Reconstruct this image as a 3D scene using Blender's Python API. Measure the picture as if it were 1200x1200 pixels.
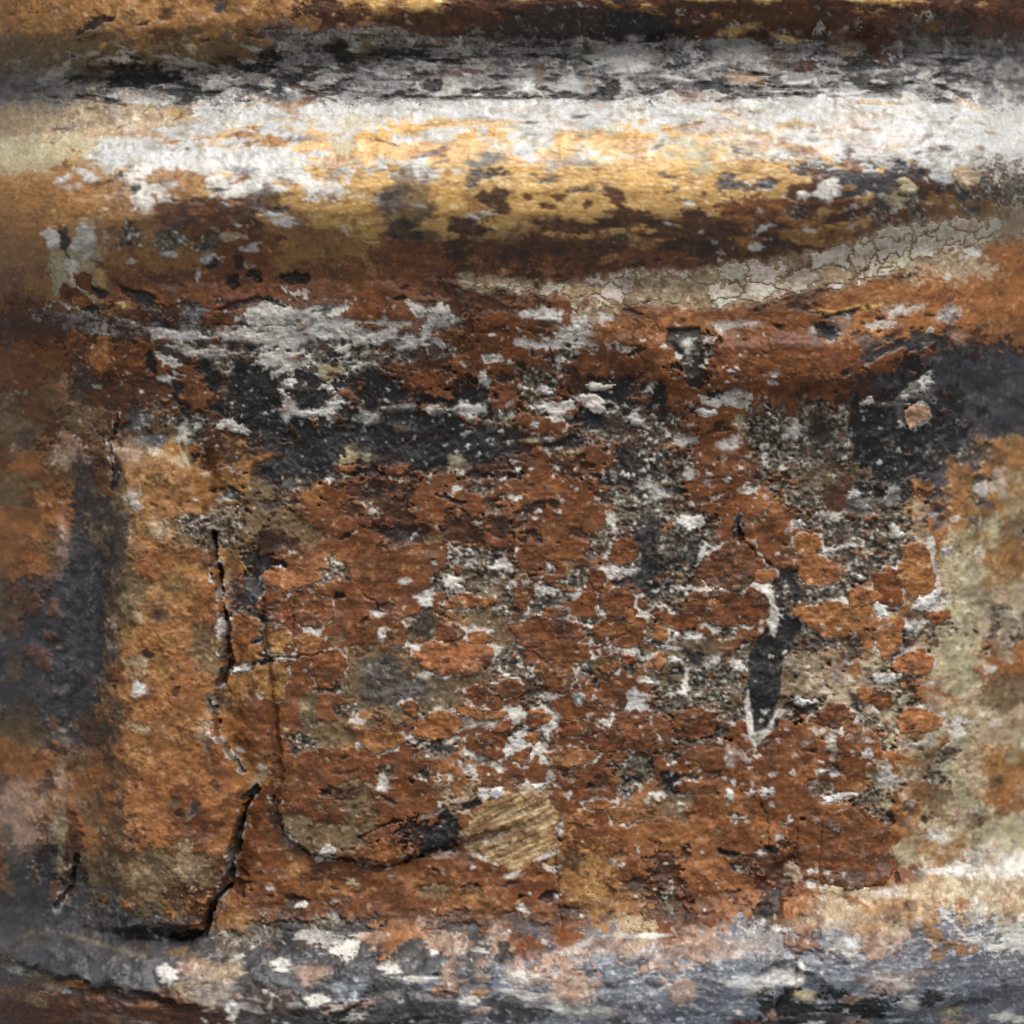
import bpy, math, time
import numpy as np
T0 = time.time()
scene = bpy.context.scene
for o in list(bpy.data.objects): bpy.data.objects.remove(o)

# ------------------------------------------------------------------ scale
S = 0.0002                  # metres per design unit (the face is 0.24 m across 1200 units)
REF = 35.0                  # mean forward relief, in units

# ------------------------------------------------------------------ camera
cam = bpy.data.cameras.new('camera'); cam_o = bpy.data.objects.new('camera', cam)
scene.collection.objects.link(cam_o); scene.camera = cam_o
DIST = 1.0
cam_o.location = (0, -DIST - REF * S, 0); cam_o.rotation_euler = (math.radians(90), 0, 0)
cam.sensor_width = 36; cam.lens = 36 * DIST / (1200 * S); cam.clip_start = 0.01; cam.clip_end = 100
cam.dof.use_dof = True; cam.dof.focus_distance = DIST - 0.001; cam.dof.aperture_fstop = 4.2

# ------------------------------------------------------------------ light: a large soft daylight opening above, dim room
world = bpy.data.worlds.new('World'); scene.world = world; world.use_nodes = True
bg = world.node_tree.nodes['Background']; bg.inputs[0].default_value = (0.93, 0.96, 1.0, 1); bg.inputs[1].default_value = 0.42
def area(name, loc, target, size, power, col):
    l = bpy.data.lights.new(name, 'AREA'); l.shape = 'RECTANGLE'; l.size = size[0]; l.size_y = size[1]; l.energy = power; l.color = col
    o = bpy.data.objects.new(name, l); scene.collection.objects.link(o); o.location = loc
    from mathutils import Vector
    d = Vector(target) - Vector(loc); o.rotation_euler = d.to_track_quat('-Z', 'Y').to_euler()
    return o
area('window_light', (0.28, -0.66, 1.15), (0, 0, 0), (1.1, 0.7), 31.0, (1.0, 0.985, 0.965))
scene.view_settings.view_transform = 'Standard'; scene.view_settings.look = 'None'
scene.view_settings.exposure = 0.0; scene.view_settings.gamma = 1.0

# ------------------------------------------------------------------ noise
def perlin(x, y, seed):
    r = np.random.RandomState(seed); n = 512
    ang = r.rand(n, n).astype(np.float32) * 2 * np.pi
    gx, gy = np.cos(ang), np.sin(ang)
    xi = np.floor(x).astype(np.int32); yi = np.floor(y).astype(np.int32)
    xf = (x - xi).astype(np.float32); yf = (y - yi).astype(np.float32)
    u = xf*xf*xf*(xf*(xf*6-15)+10); v = yf*yf*yf*(yf*(yf*6-15)+10)
    x0 = xi & 511; x1 = (xi+1) & 511; y0 = yi & 511; y1 = (yi+1) & 511
    def g(a, b, dx, dy): return gx[b, a]*dx + gy[b, a]*dy
    a = g(x0, y0, xf, yf); b = g(x1, y0, xf-1, yf); c = g(x0, y1, xf, yf-1); d = g(x1, y1, xf-1, yf-1)
    return ((a + u*(b-a)) + v*((c + u*(d-c)) - (a + u*(b-a)))) * 1.5
def fbm(x, y, sx, sy, octv, seed, gain=0.55):
    out = 0; amp = 1.0; tot = 0
    px, py = x/sx + 100, y/sy + 100
    for k in range(octv):
        out = out + amp*perlin(px, py, seed*17+k); tot += amp*0.75; amp *= gain
        px, py = (px*1.62 + py*1.18)*1.0, (py*1.62 - px*1.18)*1.0
    return (out/tot).astype(np.float32)
def fbma(x, y, sx, sy, octv, seed, gain=0.6):      # keeps its direction in every octave
    out = 0; amp = 1.0; tot = 0
    for k in range(octv):
        out = out + amp*perlin(x/sx*(2**k) + 31.7*k + 60, y/sy*(2**k) + 17.3*k + 60, seed*13+k); tot += amp*0.75; amp *= gain
    return (out/tot).astype(np.float32)
def worley(x, y, s, seed):
    r = np.random.RandomState(seed); n = 256
    jx = r.rand(n, n).astype(np.float32); jy = r.rand(n, n).astype(np.float32)
    xs, ys = x/s + 64, y/s + 64
    xi = np.floor(xs).astype(np.int32); yi = np.floor(ys).astype(np.int32)
    f1 = np.full(x.shape, 9, np.float32); f2 = f1.copy(); idm = np.zeros(x.shape, np.int32)
    for dy in (-1, 0, 1):
        for dx in (-1, 0, 1):
            cx, cy = xi+dx, yi+dy
            d = np.hypot(cx + jx[cy & 255, cx & 255] - xs, cy + jy[cy & 255, cx & 255] - ys)
            near = d < f1
            f2 = np.where(near, f1, np.minimum(f2, d)); idm = np.where(near, (cx & 255)*256 + (cy & 255), idm); f1 = np.where(near, d, f1)
    return f1, f2, idm
def sm(a, b, x): t = np.clip((x-a)/(b-a), 0, 1); return t*t*(3-2*t)

# ------------------------------------------------------------------ design grid
STEP = 1.4; LO, HI = -90.0, 1290.0
N = int((HI-LO)/STEP)
ax = (LO + np.arange(N)*STEP).astype(np.float32)
U, V = np.meshgrid(ax, ax)                        # V grows downward
rng = np.random.RandomState(7)

n60 = fbm(U, V, 60, 60, 3, 1); n60b = fbm(U, V, 60, 60, 3, 2)
n25 = fbm(U, V, 25, 25, 3, 3); n25b = fbm(U, V, 25, 25, 3, 4)
n9 = fbm(U, V, 9, 9, 3, 5); n9b = fbm(U, V, 9, 9, 3, 6)
n4 = fbm(U, V, 4.2, 4.2, 2, 7); n4b = fbm(U, V, 4.2, 4.2, 2, 8)
h40 = fbma(U, V, 60, 9, 4, 9); h15 = fbma(U, V, 26, 5, 3, 10)      # grain running sideways
edge_n = n25*0.55 + n9*0.45 + n4*0.25                               # ragged outline noise
edge_h = h40*0.6 + h15*0.35 + n9*0.3
w1, w2, wid = worley(U + n9*6, V + n9b*6, 17, 3)
crk = w2 - w1

def lin(c):
    c = np.asarray(c, np.float32)/255.0
    return np.where(c <= 0.04045, c/12.92, ((c+0.055)/1.055)**2.4).astype(np.float32)
def mix(a, b, m): return a + (b-a)*m[..., None]

# ------------------------------------------------------------------ coats: colours, relief, gloss
def coat(A, B, C, na, nb, nc, ta=0.0, tc=0.35, spread=0.5):
    A, B, C = lin(A), lin(B), lin(C)
    col = mix(np.broadcast_to(A, U.shape+(3,)), B, sm(ta-spread*0.5, ta+spread*0.7, na))
    col = mix(col, C, sm(tc-0.2, tc+0.25, nb)*0.9)
    return (col * (1 + 0.22*nc[..., None])).astype(np.float32)
TX = {}; HT = {}; RF = {}; MT = {}
GRIT = dict(G=.15, O=.5, R=.5, N=.45, D=.6, K=.7, W=1.3, S=1.6, A=1.0, B=.4, L=.5, T=1.0, V=.6, C=.7, P=.6, Z=.5, E=.5, Y=.8)
def add(k, col, h, rough, metal=0.0): TX[k] = col.astype(np.float32); HT[k] = h.astype(np.float32) if hasattr(h, 'shape') else np.full(U.shape, h, np.float32); RF[k] = rough; MT[k] = metal
def over(col, c, m): return mix(col, lin(c), m)
mA = n25*0.5 + n9*0.6; mB = n25b*0.4 + n9b*0.7; mH = h40*0.8 + n9*0.4; mH2 = h15*0.7 + n9b*0.5; fine = n4*1.2 + n4b*0.8
pA = n60*0.35 + n25*0.45 + n9*0.5 + n4*0.2; pB = n60b*0.35 + n25b*0.5 + n9b*0.5 + n4b*0.2; pC = fbm(U, V, 34, 26, 4, 31)*0.9 + n4*0.2; pD = fbm(U, V, 18, 12, 4, 32)*0.9 + n4b*0.25
def stain(col, dark, light, kd=0.55, kl=0.5):       # old grime and rubbed places, at several sizes
    col = over(col, dark, sm(0.08, 0.5, pC)*kd); col = over(col, dark, sm(0.22, 0.42, pD)*kd*0.9)
    return over(col, light, sm(0.26, 0.55, pB*0.7+n4*0.35+mH2*0.3)*kl)
gold = coat((192,151,88), (150,110,62), (214,187,134), mH+0.05, mH2, fine*0.5, 0.2, 0.3)
add('G', stain(gold, (96,66,38), (222,204,168), 0.32, 0.4), mH*0.25+1.0, 0.5, 0.08)
add('O', stain(coat((153,109,62), (113,77,44), (182,144,94), mA, mB, fine*0.7, 0.05, 0.35), (76,50,30), (194,160,112), .5, .35), mA*1.2+1.0, 0.55)
add('R', stain(over(coat((117,68,34), (83,48,26), (152,97,54), mH*0.6+mA*0.6, mH2*0.6+mB*0.5, fine*0.8, 0.05, 0.32), (66,38,20), sm(0.0, 0.6, n60*0.8+n25b*0.5)*0.55), (52,32,20), (176,124,76), .55, .3), mH*0.7+2.2, 0.5)
add('N', stain(coat((150,97,54), (117,73,40), (180,132,86), mH*0.5+mA*0.6, mB, fine*0.7, 0.08, 0.38), (78,46,26), (200,154,112), .5, .35), mA*1.2+2.0, 0.55)
add('D', stain(coat((78,45,25), (50,31,20), (116,70,38), mA, mH2, fine, 0.0, 0.35), (28,22,20), (120,88,66), .5, .35), mA*1.4-0.5, 0.5)
add('K', stain(coat((32,30,31), (21,20,21), (70,68,68), mA, n9b*0.6+n4*0.7, fine, 0.0, 0.5, 0.4), (24,23,24), (120,114,108), .4, .4), mA*1.5-3.0, 0.55)
add('W', stain(coat((216,211,202), (178,171,162), (124,115,106), mA+0.05, n9b*0.7+n4*0.6, fine*0.5, 0.16, 0.5, 0.4), (84,77,70), (228,225,218), .5, .6), mB*1.6+1.0, 0.6)
pores = n9*0.7 + n4*0.45 + n25b*0.5
salt = mix(np.broadcast_to(lin((54,48,42)), U.shape+(3,)), lin((112,102,88)), sm(-0.3, 0.1, pores))
salt = over(salt, (198,192,180), sm(0.2, 0.5, pores)*0.9); salt = over(salt, (26,25,27), sm(0.1, 0.4, n9b*0.55+n25*0.55+n4b*0.25))
salt = over(salt, (104,68,42), sm(0.1, 0.4, pD)*0.8); salt = over(salt, (92,88,70), sm(0.1, 0.5, pC)*0.5)
add('S', salt*(1+0.25*fine[..., None]), pores*2.2-1.0, 0.6)
streak = h40*0.55 + h15*0.6 + n4*0.4 + n25b*0.25
grey = over(np.broadcast_to(lin((134,130,127)), U.shape+(3,)), (186,182,176), sm(0.05, 0.4, n25+n9*0.5)); grey = over(grey, (82,77,76), sm(0.0, 0.5, mB+0.1))
grey = over(grey, (32,30,32), sm(0.10, 0.28, streak)); grey = over(grey, (38,34,34), sm(0.25, 0.45, pC+0.1*n4)*0.8); grey = over(grey, (110,88,66), sm(0.2, 0.5, pA)*0.5)
add('A', grey*(1+0.2*fine[..., None]), -streak*2.0, 0.55)
add('B', stain(coat((114,117,125), (72,75,82), (174,177,182), mH, mH2+n4*0.2, fine*0.6, 0.0, 0.26), (42,43,50), (196,197,200), .5, .5), mH*0.9, 0.42)  # grey; bluish skylight on the base moulding is put into this colour
add('L', stain(coat((70,68,70), (44,43,46), (104,101,101), mA, mB, fine, 0.0, 0.4), (34,32,33), (128,122,116), .5, .4), mA*1.0-1.0, 0.5)
add('T', stain(coat((176,154,124), (134,110,84), (206,192,168), mA, mB, fine, 0.1, 0.3), (98,76,56), (214,204,186), .45, .45), mA*1.2+1.0, 0.6)
add('V', stain(coat((114,92,64), (84,68,48), (148,124,90), mA, mB, fine, 0.0, 0.35), (56,46,36), (168,148,116), .5, .4), mA*1.2+0.5, 0.55)
add('C', stain(coat((174,163,130), (144,130,98), (202,197,176), mA, mB, fine*0.7, 0.12, 0.3), (118,98,66), (208,206,188), .55, .55), mA*1.0+1.0, 0.6)
add('P', stain(coat((174,142,120), (140,106,84), (202,180,164), mA, mB, fine, 0.12, 0.3), (104,74,58), (214,196,180), .5, .5), mA*1.0+1.2, 0.55)
add('Z', stain(coat((182,181,178), (154,147,136), (203,204,205), mA+mH*0.3, mB, fine*0.4, 0.12, 0.3), (112,100,84), (210,209,206), .4, .45), mH*0.8+1.0, 0.45)  # pale grey-white; on the torus top it paints in the sheen
add('E', stain(coat((208,198,180), (178,160,136), (220,212,198), mA, mB, fine*0.6, 0.15, 0.3), (134,100,72), (220,208,192), .5, .4), mA*0.8+1.0, 0.6)
ca, sa = math.cos(0.42), math.sin(0.42)
gr = fbma(U*ca - V*sa, U*sa + V*ca, 46, 7, 3, 21)
gr = gr*0.75 + fbma(U*ca - V*sa, U*sa + V*ca, 22, 3.2, 2, 23)*0.45 + n25*0.25
add('Y', stain(coat((168,136,94), (122,86,52), (196,174,132), gr, -gr+n9*0.4, fine, 0.1, 0.2, 0.5), (110,76,48), (208,194,164), .6, .5), gr*2.0+2.0, 0.6)

# ------------------------------------------------------------------ coarse lay of the coats (40-unit cells), torus sheen and shade under the neck painted in
ROWS = """OOOOOOOOODOOODDDDDDDDDDDDDDDDD
VVVVVVVVAAAAAAAAAAAAAAAAADAAAA
AAAAAAAAAAAAAAAAAAAAAAAAAAAAAA
TTTTTZZZZZZZZZZZZZZZZZZZZZZZZZ
CCCZZZZZZGCGGGGZGZGCCCZZZZZZZZ
OOOOWOOWWWGGGGDGGGGGGGGDLLDDSS
OOOOODDDOOOOVOGGGGGGGDODDVSSOT
OOCOOORROOORRDRDRDRRDRDDOVTTTN
ROTRRRRRRRRRRDRDRRRRRRRRNNNNNN
DDDDDARWWWRRWDRRRTRNNRRRNNNNNN
RRRRRRSSWSSSDRRRSRRRKRRRRRRLLL
RVDDDRDKKWKKRKRSRKSRRRRRRDKLLL
VDVDVSDKDKKKKKSRRSDSRRSSSSKLLL
NVDVOOODDKKRKKKRDRSSRRSSSLKLLO
VNLVONOVDRDDRRRRRRSSRRNSDSKLOO
NNLVOVSVVRRDRDRRRRSSSRRRSSSNOC
NVLVNOOKRNRRRSSRRRSSSRRNSSSNCC
LLLVOONLRRRRRSVSRRRSRRRSSNNWCC
LLLONONKRRRRVNVRRRRSRRRSSNRSTC
LLLNONOKRRVVVNSRRRRVSSVKNTSNCC
LLLONNORRRVVSRRSRRRSSVVKTTSNTC
VLLNNONRRVNRSRRSRRRRSRRNNNSNCT
NNNONNNORRRRRNRRRRSRRRRNRRNSTC
PNNNNRNRRRVRRTRTRRNVRNRRNSRVCO
PDNVNRNRVVVRKRRRNRNNNRNRRRNTCC
LKVVVVDRNRRNRRRROORDNRDRNRRTWW
LLLVVDNRRNRRRNRRROODRNDNTTOTTT
LLLLLLSSLSLNPLPRRBTRPBARBPBOBW
LLLLLSPLLLLLBLBBPBBBBBBBBBBBBB
DDDDDDDLLLKLLBBBBBBBBBKKKKBBBB""".split('\n')
KEYS = ''.join(sorted(TX))
tab = np.array([[KEYS.index(c) for c in r] for r in ROWS], np.int8)
tab[15:25, 29] = [KEYS.index(c) for c in ('V', 'O', 'T', 'S', 'N', 'V', 'T', 'O', 'N', 'C')]
gu = U + n60*26 + n25*20 + n9*9 + h15*8
gv = V + n60b*16 + n25b*12 + n9b*7
def look(a, b): return tab[np.clip((b/40).astype(int), 0, 29), np.clip((a/40).astype(int), 0, 29)]
cell = look(gu, gv)
gu2 = U + n60b*46 + n25b*26 + n9b*12; gv2 = V + n60*34 + n25*20 + n9*10
cell = np.where(n9b*0.5 + n25*0.5 + n4*0.3 + n60*0.2 > 0.14, look(gu2, gv2), cell)
COL = np.zeros(U.shape+(3,), np.float32); HL = np.zeros(U.shape, np.float32); RG = np.full(U.shape, 0.5, np.float32); ME = np.zeros(U.shape, np.float32); GT = np.ones(U.shape, np.float32)
for i, k in enumerate(KEYS):
    m = cell == i
    COL[m] = TX[k][m]; HL[m] = HT[k][m]; RG[m] = RF[k]; ME[m] = MT[k]; GT[m] = GRIT[k]
meanc = np.stack([TX[k].reshape(-1, 3).mean(0) for k in KEYS])[tab]
sx = np.clip((U + n60*14 + n25*10)/40 - 0.5, 0, 28.99); sy = np.clip((V + n60b*12 + n25b*8)/40 - 0.5, 0, 28.99)
ix, iy = sx.astype(int), sy.astype(int); fx, fy = (sx-ix)[..., None], (sy-iy)[..., None]
soft = (meanc[iy, ix]*(1-fx) + meanc[iy, ix+1]*fx)*(1-fy) + (meanc[iy+1, ix]*(1-fx) + meanc[iy+1, ix+1]*fx)*fy
soft = soft*(1 + 0.5*pA + 0.3*fine*0.5)[..., None]
sw = 0.22 + 0.3*(1-sm(90, 170, U)) + 0.1*sm(1030, 1100, U) + 0.25*sm(1040, 1100, V)*(1-sm(200, 400, U))
COL = mix(COL, soft.astype(np.float32), sw.astype(np.float32))

# ------------------------------------------------------------------ painting
UF = np.full(U.shape, -99, np.float32)
FLAKES = []     # (kind, mask window, r0, c0, thickness)
def win(x0, y0, x1, y1, pad=14):
    c0 = max(0, int((x0-pad-LO)/STEP)); c1 = min(N, int((x1+pad-LO)/STEP)+2)
    r0 = max(0, int((y0-pad-LO)/STEP)); r1 = min(N, int((y1+pad-LO)/STEP)+2)
    return slice(r0, r1), slice(c0, c1)
def lay(k, sdf, w, op, soft):
    m = np.clip(sdf/soft + 0.5, 0, 1)*op
    COL[w] = mix(COL[w], TX[k][w], m); HL[w] = HL[w] + (HT[k][w]-HL[w])*m
    GT[w] += (GRIT[k]-GT[w])*m; RG[w] += (RF[k]-RG[w])*m; ME[w] += (MT[k]-ME[w])*m
    return m
def ell_sdf(x, y, rx, ry, ang, w, wob=1.0):
    a = math.radians(ang); dx = U[w]-x; dy = V[w]-y
    p = (dx*math.cos(a)+dy*math.sin(a))/rx; q = (-dx*math.sin(a)+dy*math.cos(a))/ry
    th = np.arctan2(q, p); s0 = (x*12.9898 + y*78.233) % 6.283
    rad = 1 + wob*(0.16*np.cos(2*th+s0) + 0.14*np.cos(3*th+s0*2.3) + 0.10*np.cos(5*th+s0*3.7) + 0.06*np.cos(8*th+s0*5.1))
    return (rad-np.sqrt(p*p+q*q))*min(rx, ry)
def poly_sdf(pts, w):
    x = U[w]; y = V[w]; d = np.full(x.shape, 1e9, np.float32); ins = np.zeros(x.shape, bool); n = len(pts)
    for i in range(n):
        ax_, ay = pts[i]; bx, by = pts[(i+1) % n]
        ex, ey = bx-ax_, by-ay; L = ex*ex+ey*ey+1e-9
        t = np.clip(((x-ax_)*ex+(y-ay)*ey)/L, 0, 1)
        d = np.minimum(d, np.hypot(x-ax_-t*ex, y-ay-t*ey))
        if ay != by: ins ^= ((ay > y) != (by > y)) & (x < (bx-ax_)*(y-ay)/(by-ay)+ax_)
    return np.where(ins, d, -d)
def flake(kind, k, sdf, w, thick, rim=True):
    if rim:
        lay('W', sdf - 0.8 + 5.0*n9b[w] + 7.0*n25b[w], w, 0.75, 2.5)
    if kind == 'paint_flake': UF[w] = np.maximum(UF[w], sdf)
    FLAKES.append((kind, k, sdf, w, thick))
def E(x0, y0, items):                   # one patch of the face; positions in 0.3-unit marks from its corner
    for it in items:
        k, X, Y, RX, RY = it[:5]; ang = it[5] if len(it) > 5 else 0; op = it[6] if len(it) > 6 else 0.95; fl = it[7] if len(it) > 7 else ''
        x, y, rx, ry = x0+X*0.3, y0+Y*0.3, RX*0.3, RY*0.3
        if k == 'W' and y < 215: k = 'Z'  # whites this high take the pale coat that paints the torus sheen
        if k == 'P' and y > 1085: op *= 0.7
        m = max(rx, ry); w = win(x-m, y-m, x+m, y+m)
        rag = min(9.0, 0.42*min(rx, ry)+1.6)
        if fl == 'f':
            sdf = ell_sdf(x, y, rx*1.25, ry*1.25, ang, w, 0.55) + min(6, rag)*(n25[w]*0.8+n9[w]*0.3)
            flake('paint_flake', k, sdf, w, 0.9)
        elif fl == 'w':
            sdf = ell_sdf(x, y, rx, ry, ang, w) + rag*edge_n[w]*1.1
            lay(k, sdf, w, op, 2.0); FLAKES.append(('gesso_flake', k, sdf, w, 1.8))
        else:
            en = edge_h if (y < 300 or y > 1090) else edge_n
            sdf = ell_sdf(x, y, rx, ry, ang, w) + rag*en[w]*1.5
            lay(k, sdf, w, op, 3.0 if op > 0.85 else 6.0)
def scatter(n, box, kinds, rx, ry, op=(.6, 1.0)):
    for _ in range(n):
        x, y = rng.uniform(box[0], box[2]), rng.uniform(box[1], box[3]); t = rng.rand()**1.8
        a, b = rx[0]+(rx[1]-rx[0])*t, ry[0]+(ry[1]-ry[0])*t*rng.uniform(.6, 1)
        m = max(a, b)*1.4; w = win(x-m, y-m, x+m, y+m, 4); en = edge_h if (y < 300 or y > 1090) else edge_n
        kk = kinds[rng.randint(len(kinds))]; kk = 'Z' if kk == 'W' and y < 215 else kk
        lay(kk, ell_sdf(x, y, a, b, rng.uniform(-25, 25), w) + (0.6*b+1)*en[w]*1.6, w, rng.uniform(*op), 1.6)
scatter(150, (230, 150, 1000, 290), 'GGGGOOWDLG', (6, 34), (2, 8))
scatter(120, (60, 130, 300, 330), 'WWOOTD', (3, 18), (1.6, 8))
scatter(110, (780, 110, 1160, 200), 'WWPTAC', (4, 26), (1.6, 7), (.4, .9))
scatter(110, (800, 200, 1160, 300), 'SWLODRG', (3, 14), (2, 8))
scatter(260, (60, 60, 1160, 118), 'KKKKAWDW', (3, 26), (1.2, 5.5))
scatter(90, (40, -40, 1160, 60), 'ODGDK', (5, 26), (2, 8), (.4, .9))
scatter(120, (80, 300, 1100, 400), 'RDNKOR', (3, 22), (1.5, 6), (.5, .9))
scatter(330, (180, 390, 900, 600), 'KKWSRDDN', (2.5, 17), (1.5, 8))
scatter(300, (300, 600, 1060, 1080), 'WSKDRNVKRDN', (2.5, 15), (1.5, 8))
scatter(150, (640, 640, 1060, 930), 'WWSKS', (2.5, 13), (2, 9))
scatter(130, (110, 540, 280, 1090), 'ONVRTD', (4, 14), (4, 22), (.3, .75))
scatter(120, (1030, 560, 1160, 1080), 'CTOWVNC', (4, 16), (4, 20), (.4, .85))
scatter(90, (900, 380, 1160, 620), 'LKSWLD', (3, 18), (2, 9), (.4, .9))
scatter(120, (250, 1095, 640, 1210), 'BLWPKLLL', (4, 30), (2, 8), (.5, .95))
scatter(140, (620, 1085, 1200, 1210), 'BBWPLBLBL', (4, 30), (2, 8), (.4, .9))
scatter(90, (-30, 400, 110, 1110), 'VDNLTRS', (4, 18), (4, 26), (.3, .7))
scatter(70, (60, 540, 140, 960), 'VDLNL', (4, 12), (8, 40), (.3, .7))
scatter(150, (1060, 560, 1240, 1080), 'CTOVNWSETC', (3, 16), (3, 20), (.3, .8))
scatter(60, (-30, 1100, 260, 1210), 'LDVA', (6, 36), (3, 10), (.4, .8))
H = 0.6
E(60, 0, [('K',330,290,120,55),('K',150,290,60,30,0,.7),('D',460,60,30,25,0,.8),('L',670,35,25,25),('D',1170,70,80,38),('D',440,150,60,30,0,H),('A',900,150,70,60,0,H),
 ('K',840,225,50,20),('K',1130,190,60,40),('K',930,310,60,22,-20),('K',790,345,50,16),('K',530,390,40,20,-20),('K',490,300,25,12),('K',880,350,25,18),('T',555,203,20,14),
 ('T',130,470,200,60,0,H),('O',450,535,250,12,0,.8),('O',430,590,40,20),('O',580,550,25,12),('O',760,530,60,25),('O',880,580,90,25),
 ('W',330,600,150,55),('W',600,650,200,55),('W',560,515,120,36),('W',700,720,80,80),('W',380,790,40,55),('W',840,620,200,36),('W',175,710,30,20),('W',100,745,40,15),
 ('O',500,720,110,36),('W',490,740,25,12),('B',1000,560,60,20,0,.7),('B',760,690,60,22,0,.7),('B',1110,690,50,25,0,.7),('G',950,790,70,35),('G',1000,590,40,25),('G',1060,690,50,25),('G',1100,850,100,45),
 ('D',600,870,160,75,0,.85),('R',600,880,110,50,0,.6),('D',850,800,60,40,0,.8),('O',150,800,200,60,0,.7),('S',330,935,60,40),('S',480,950,80,36),('S',620,965,60,32),
 ('W',160,920,28,30),('W',155,970,38,28),('W',25,940,35,42),('K',70,960,22,48),('K',350,760,18,22)])
E(420, 0, [('G',60,15,60,22),('G',250,30,90,32),('G',650,5,60,12),('K',800,95,380,55,0,.7),('K',1100,110,200,48),('D',300,100,200,45),  # black along the fascia's underside: shade of the overhang painted in
 ('V',30,195,45,30,0,.7),('W',370,340,60,35,0,.7),('W',650,330,60,30,0,H),('W',840,340,80,42,0,H),('W',1060,220,120,55,0,H),('W',1040,310,50,46,0,H),('K',980,355,45,35),('K',300,330,22,30),('K',1130,310,60,36,0,H),
 ('K',350,385,130,8),('K',560,382,180,8),('K',800,375,60,13),('K',90,200,70,18),('K',230,205,60,18),('K',550,300,30,14),('K',430,360,30,14),('D',705,290,18,60,0,.7),('O',900,320,10,36,0,H),
 ('W',700,430,500,34),('W',660,465,60,18),('W',790,460,30,16),('K',660,488,60,5),('K',860,462,50,8),('G',330,485,60,22,0,.8),('G',480,492,120,18,0,.8),
 ('W',190,560,60,25),('W',330,540,70,30),('W',540,580,40,30),('W',640,570,70,48),('W',740,540,50,46),('W',60,660,45,34),('W',240,650,40,22),('W',360,690,50,14,0,.8),
 ('L',480,650,70,36,0,.85),('L',470,720,60,36,0,.85),('L',740,730,50,26,0,.85),('A',820,660,100,36,0,.7),('C',940,560,80,60,0,H),
 ('G',60,590,80,60),('G',400,635,60,20),('G',800,555,50,24),('G',760,620,60,18),('G',570,740,90,38),('G',620,670,60,36),('G',690,690,40,28),('G',700,790,250,62),('G',360,790,80,85),('G',880,700,100,36),
 ('G',1000,580,120,52),('G',1110,690,90,46),('G',1080,790,120,46),('G',870,840,160,28),('G',330,880,60,55),('G',520,890,25,25),('O',660,910,50,22),('O',950,950,40,28),('O',1100,950,60,38),('G',20,830,50,60),('G',60,900,60,46),
 ('D',540,800,60,42),('D',730,825,28,15),('D',660,790,20,12),('D',780,790,25,16),('D',890,820,20,22),('D',1000,790,60,26,30),('L',880,765,60,11),('D',420,900,70,36),('D',820,900,150,26),('D',1050,870,140,32),
 ('V',200,790,110,85,0,.8),('L',140,790,60,50,0,.6),('K',190,920,70,34,0,.8),('D',700,970,300,38,0,.8)])  # dark brown low on the torus: shade of its underside painted in
E(780, 0, [('G',150,4,100,14),('G',400,5,60,18),('G',850,10,130,18),('O',45,92,10,12),('O',190,70,15,12),('W',280,190,90,50,0,.5),('A',80,230,80,55),('T',700,170,60,46,0,.5),('A',620,240,60,55),
 ('O',310,310,60,28,0,H),('D',430,230,60,46,0,H),('D',550,260,30,36),('K',780,280,40,55,0,H),('K',900,330,40,55,0,H),('D',900,120,250,36,-8,H),('K',960,180,40,46,0,H),('K',1120,90,80,36,0,.5),('K',350,345,200,10),('K',500,375,50,11),('K',230,350,40,22),
 ('W',600,425,600,36),('W',900,520,300,65),('P',700,520,110,46,0,.4),('P',200,540,180,56,0,.4),('P',900,570,80,56,0,.25),
 ('G',20,545,20,14),('G',120,555,45,13),('G',40,600,50,18),('G',60,665,60,36),('G',190,640,30,28),('G',330,670,120,28),('G',150,720,40,24),('G',40,760,80,55),('G',480,720,60,26),('G',610,640,30,10),
 ('R',330,840,120,55),('D',700,610,35,18),('L',380,740,40,24),('K',890,670,30,32),('K',960,695,35,18),('L',840,740,80,36),('L',800,710,130,16),('D',1060,600,50,10),
 ('W',610,770,50,38),('W',520,780,25,20),('C',920,750,35,34,0,.95,'w'),('C',870,800,50,24),('W',1050,670,70,56),('W',1130,640,50,46),('T',1160,700,50,38),
 ('D',100,930,200,75),('D',400,930,100,50,0,.8),('O',550,930,110,46),('O',730,920,60,28),('O',1060,830,80,55),('S',820,880,50,55),('R',900,860,50,22),('R',650,815,50,18),('N',430,875,20,12),('N',300,910,15,12),('N',270,870,60,18),('W',340,975,35,14)])  # dark brown here continues the painted shade under the torus
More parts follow.
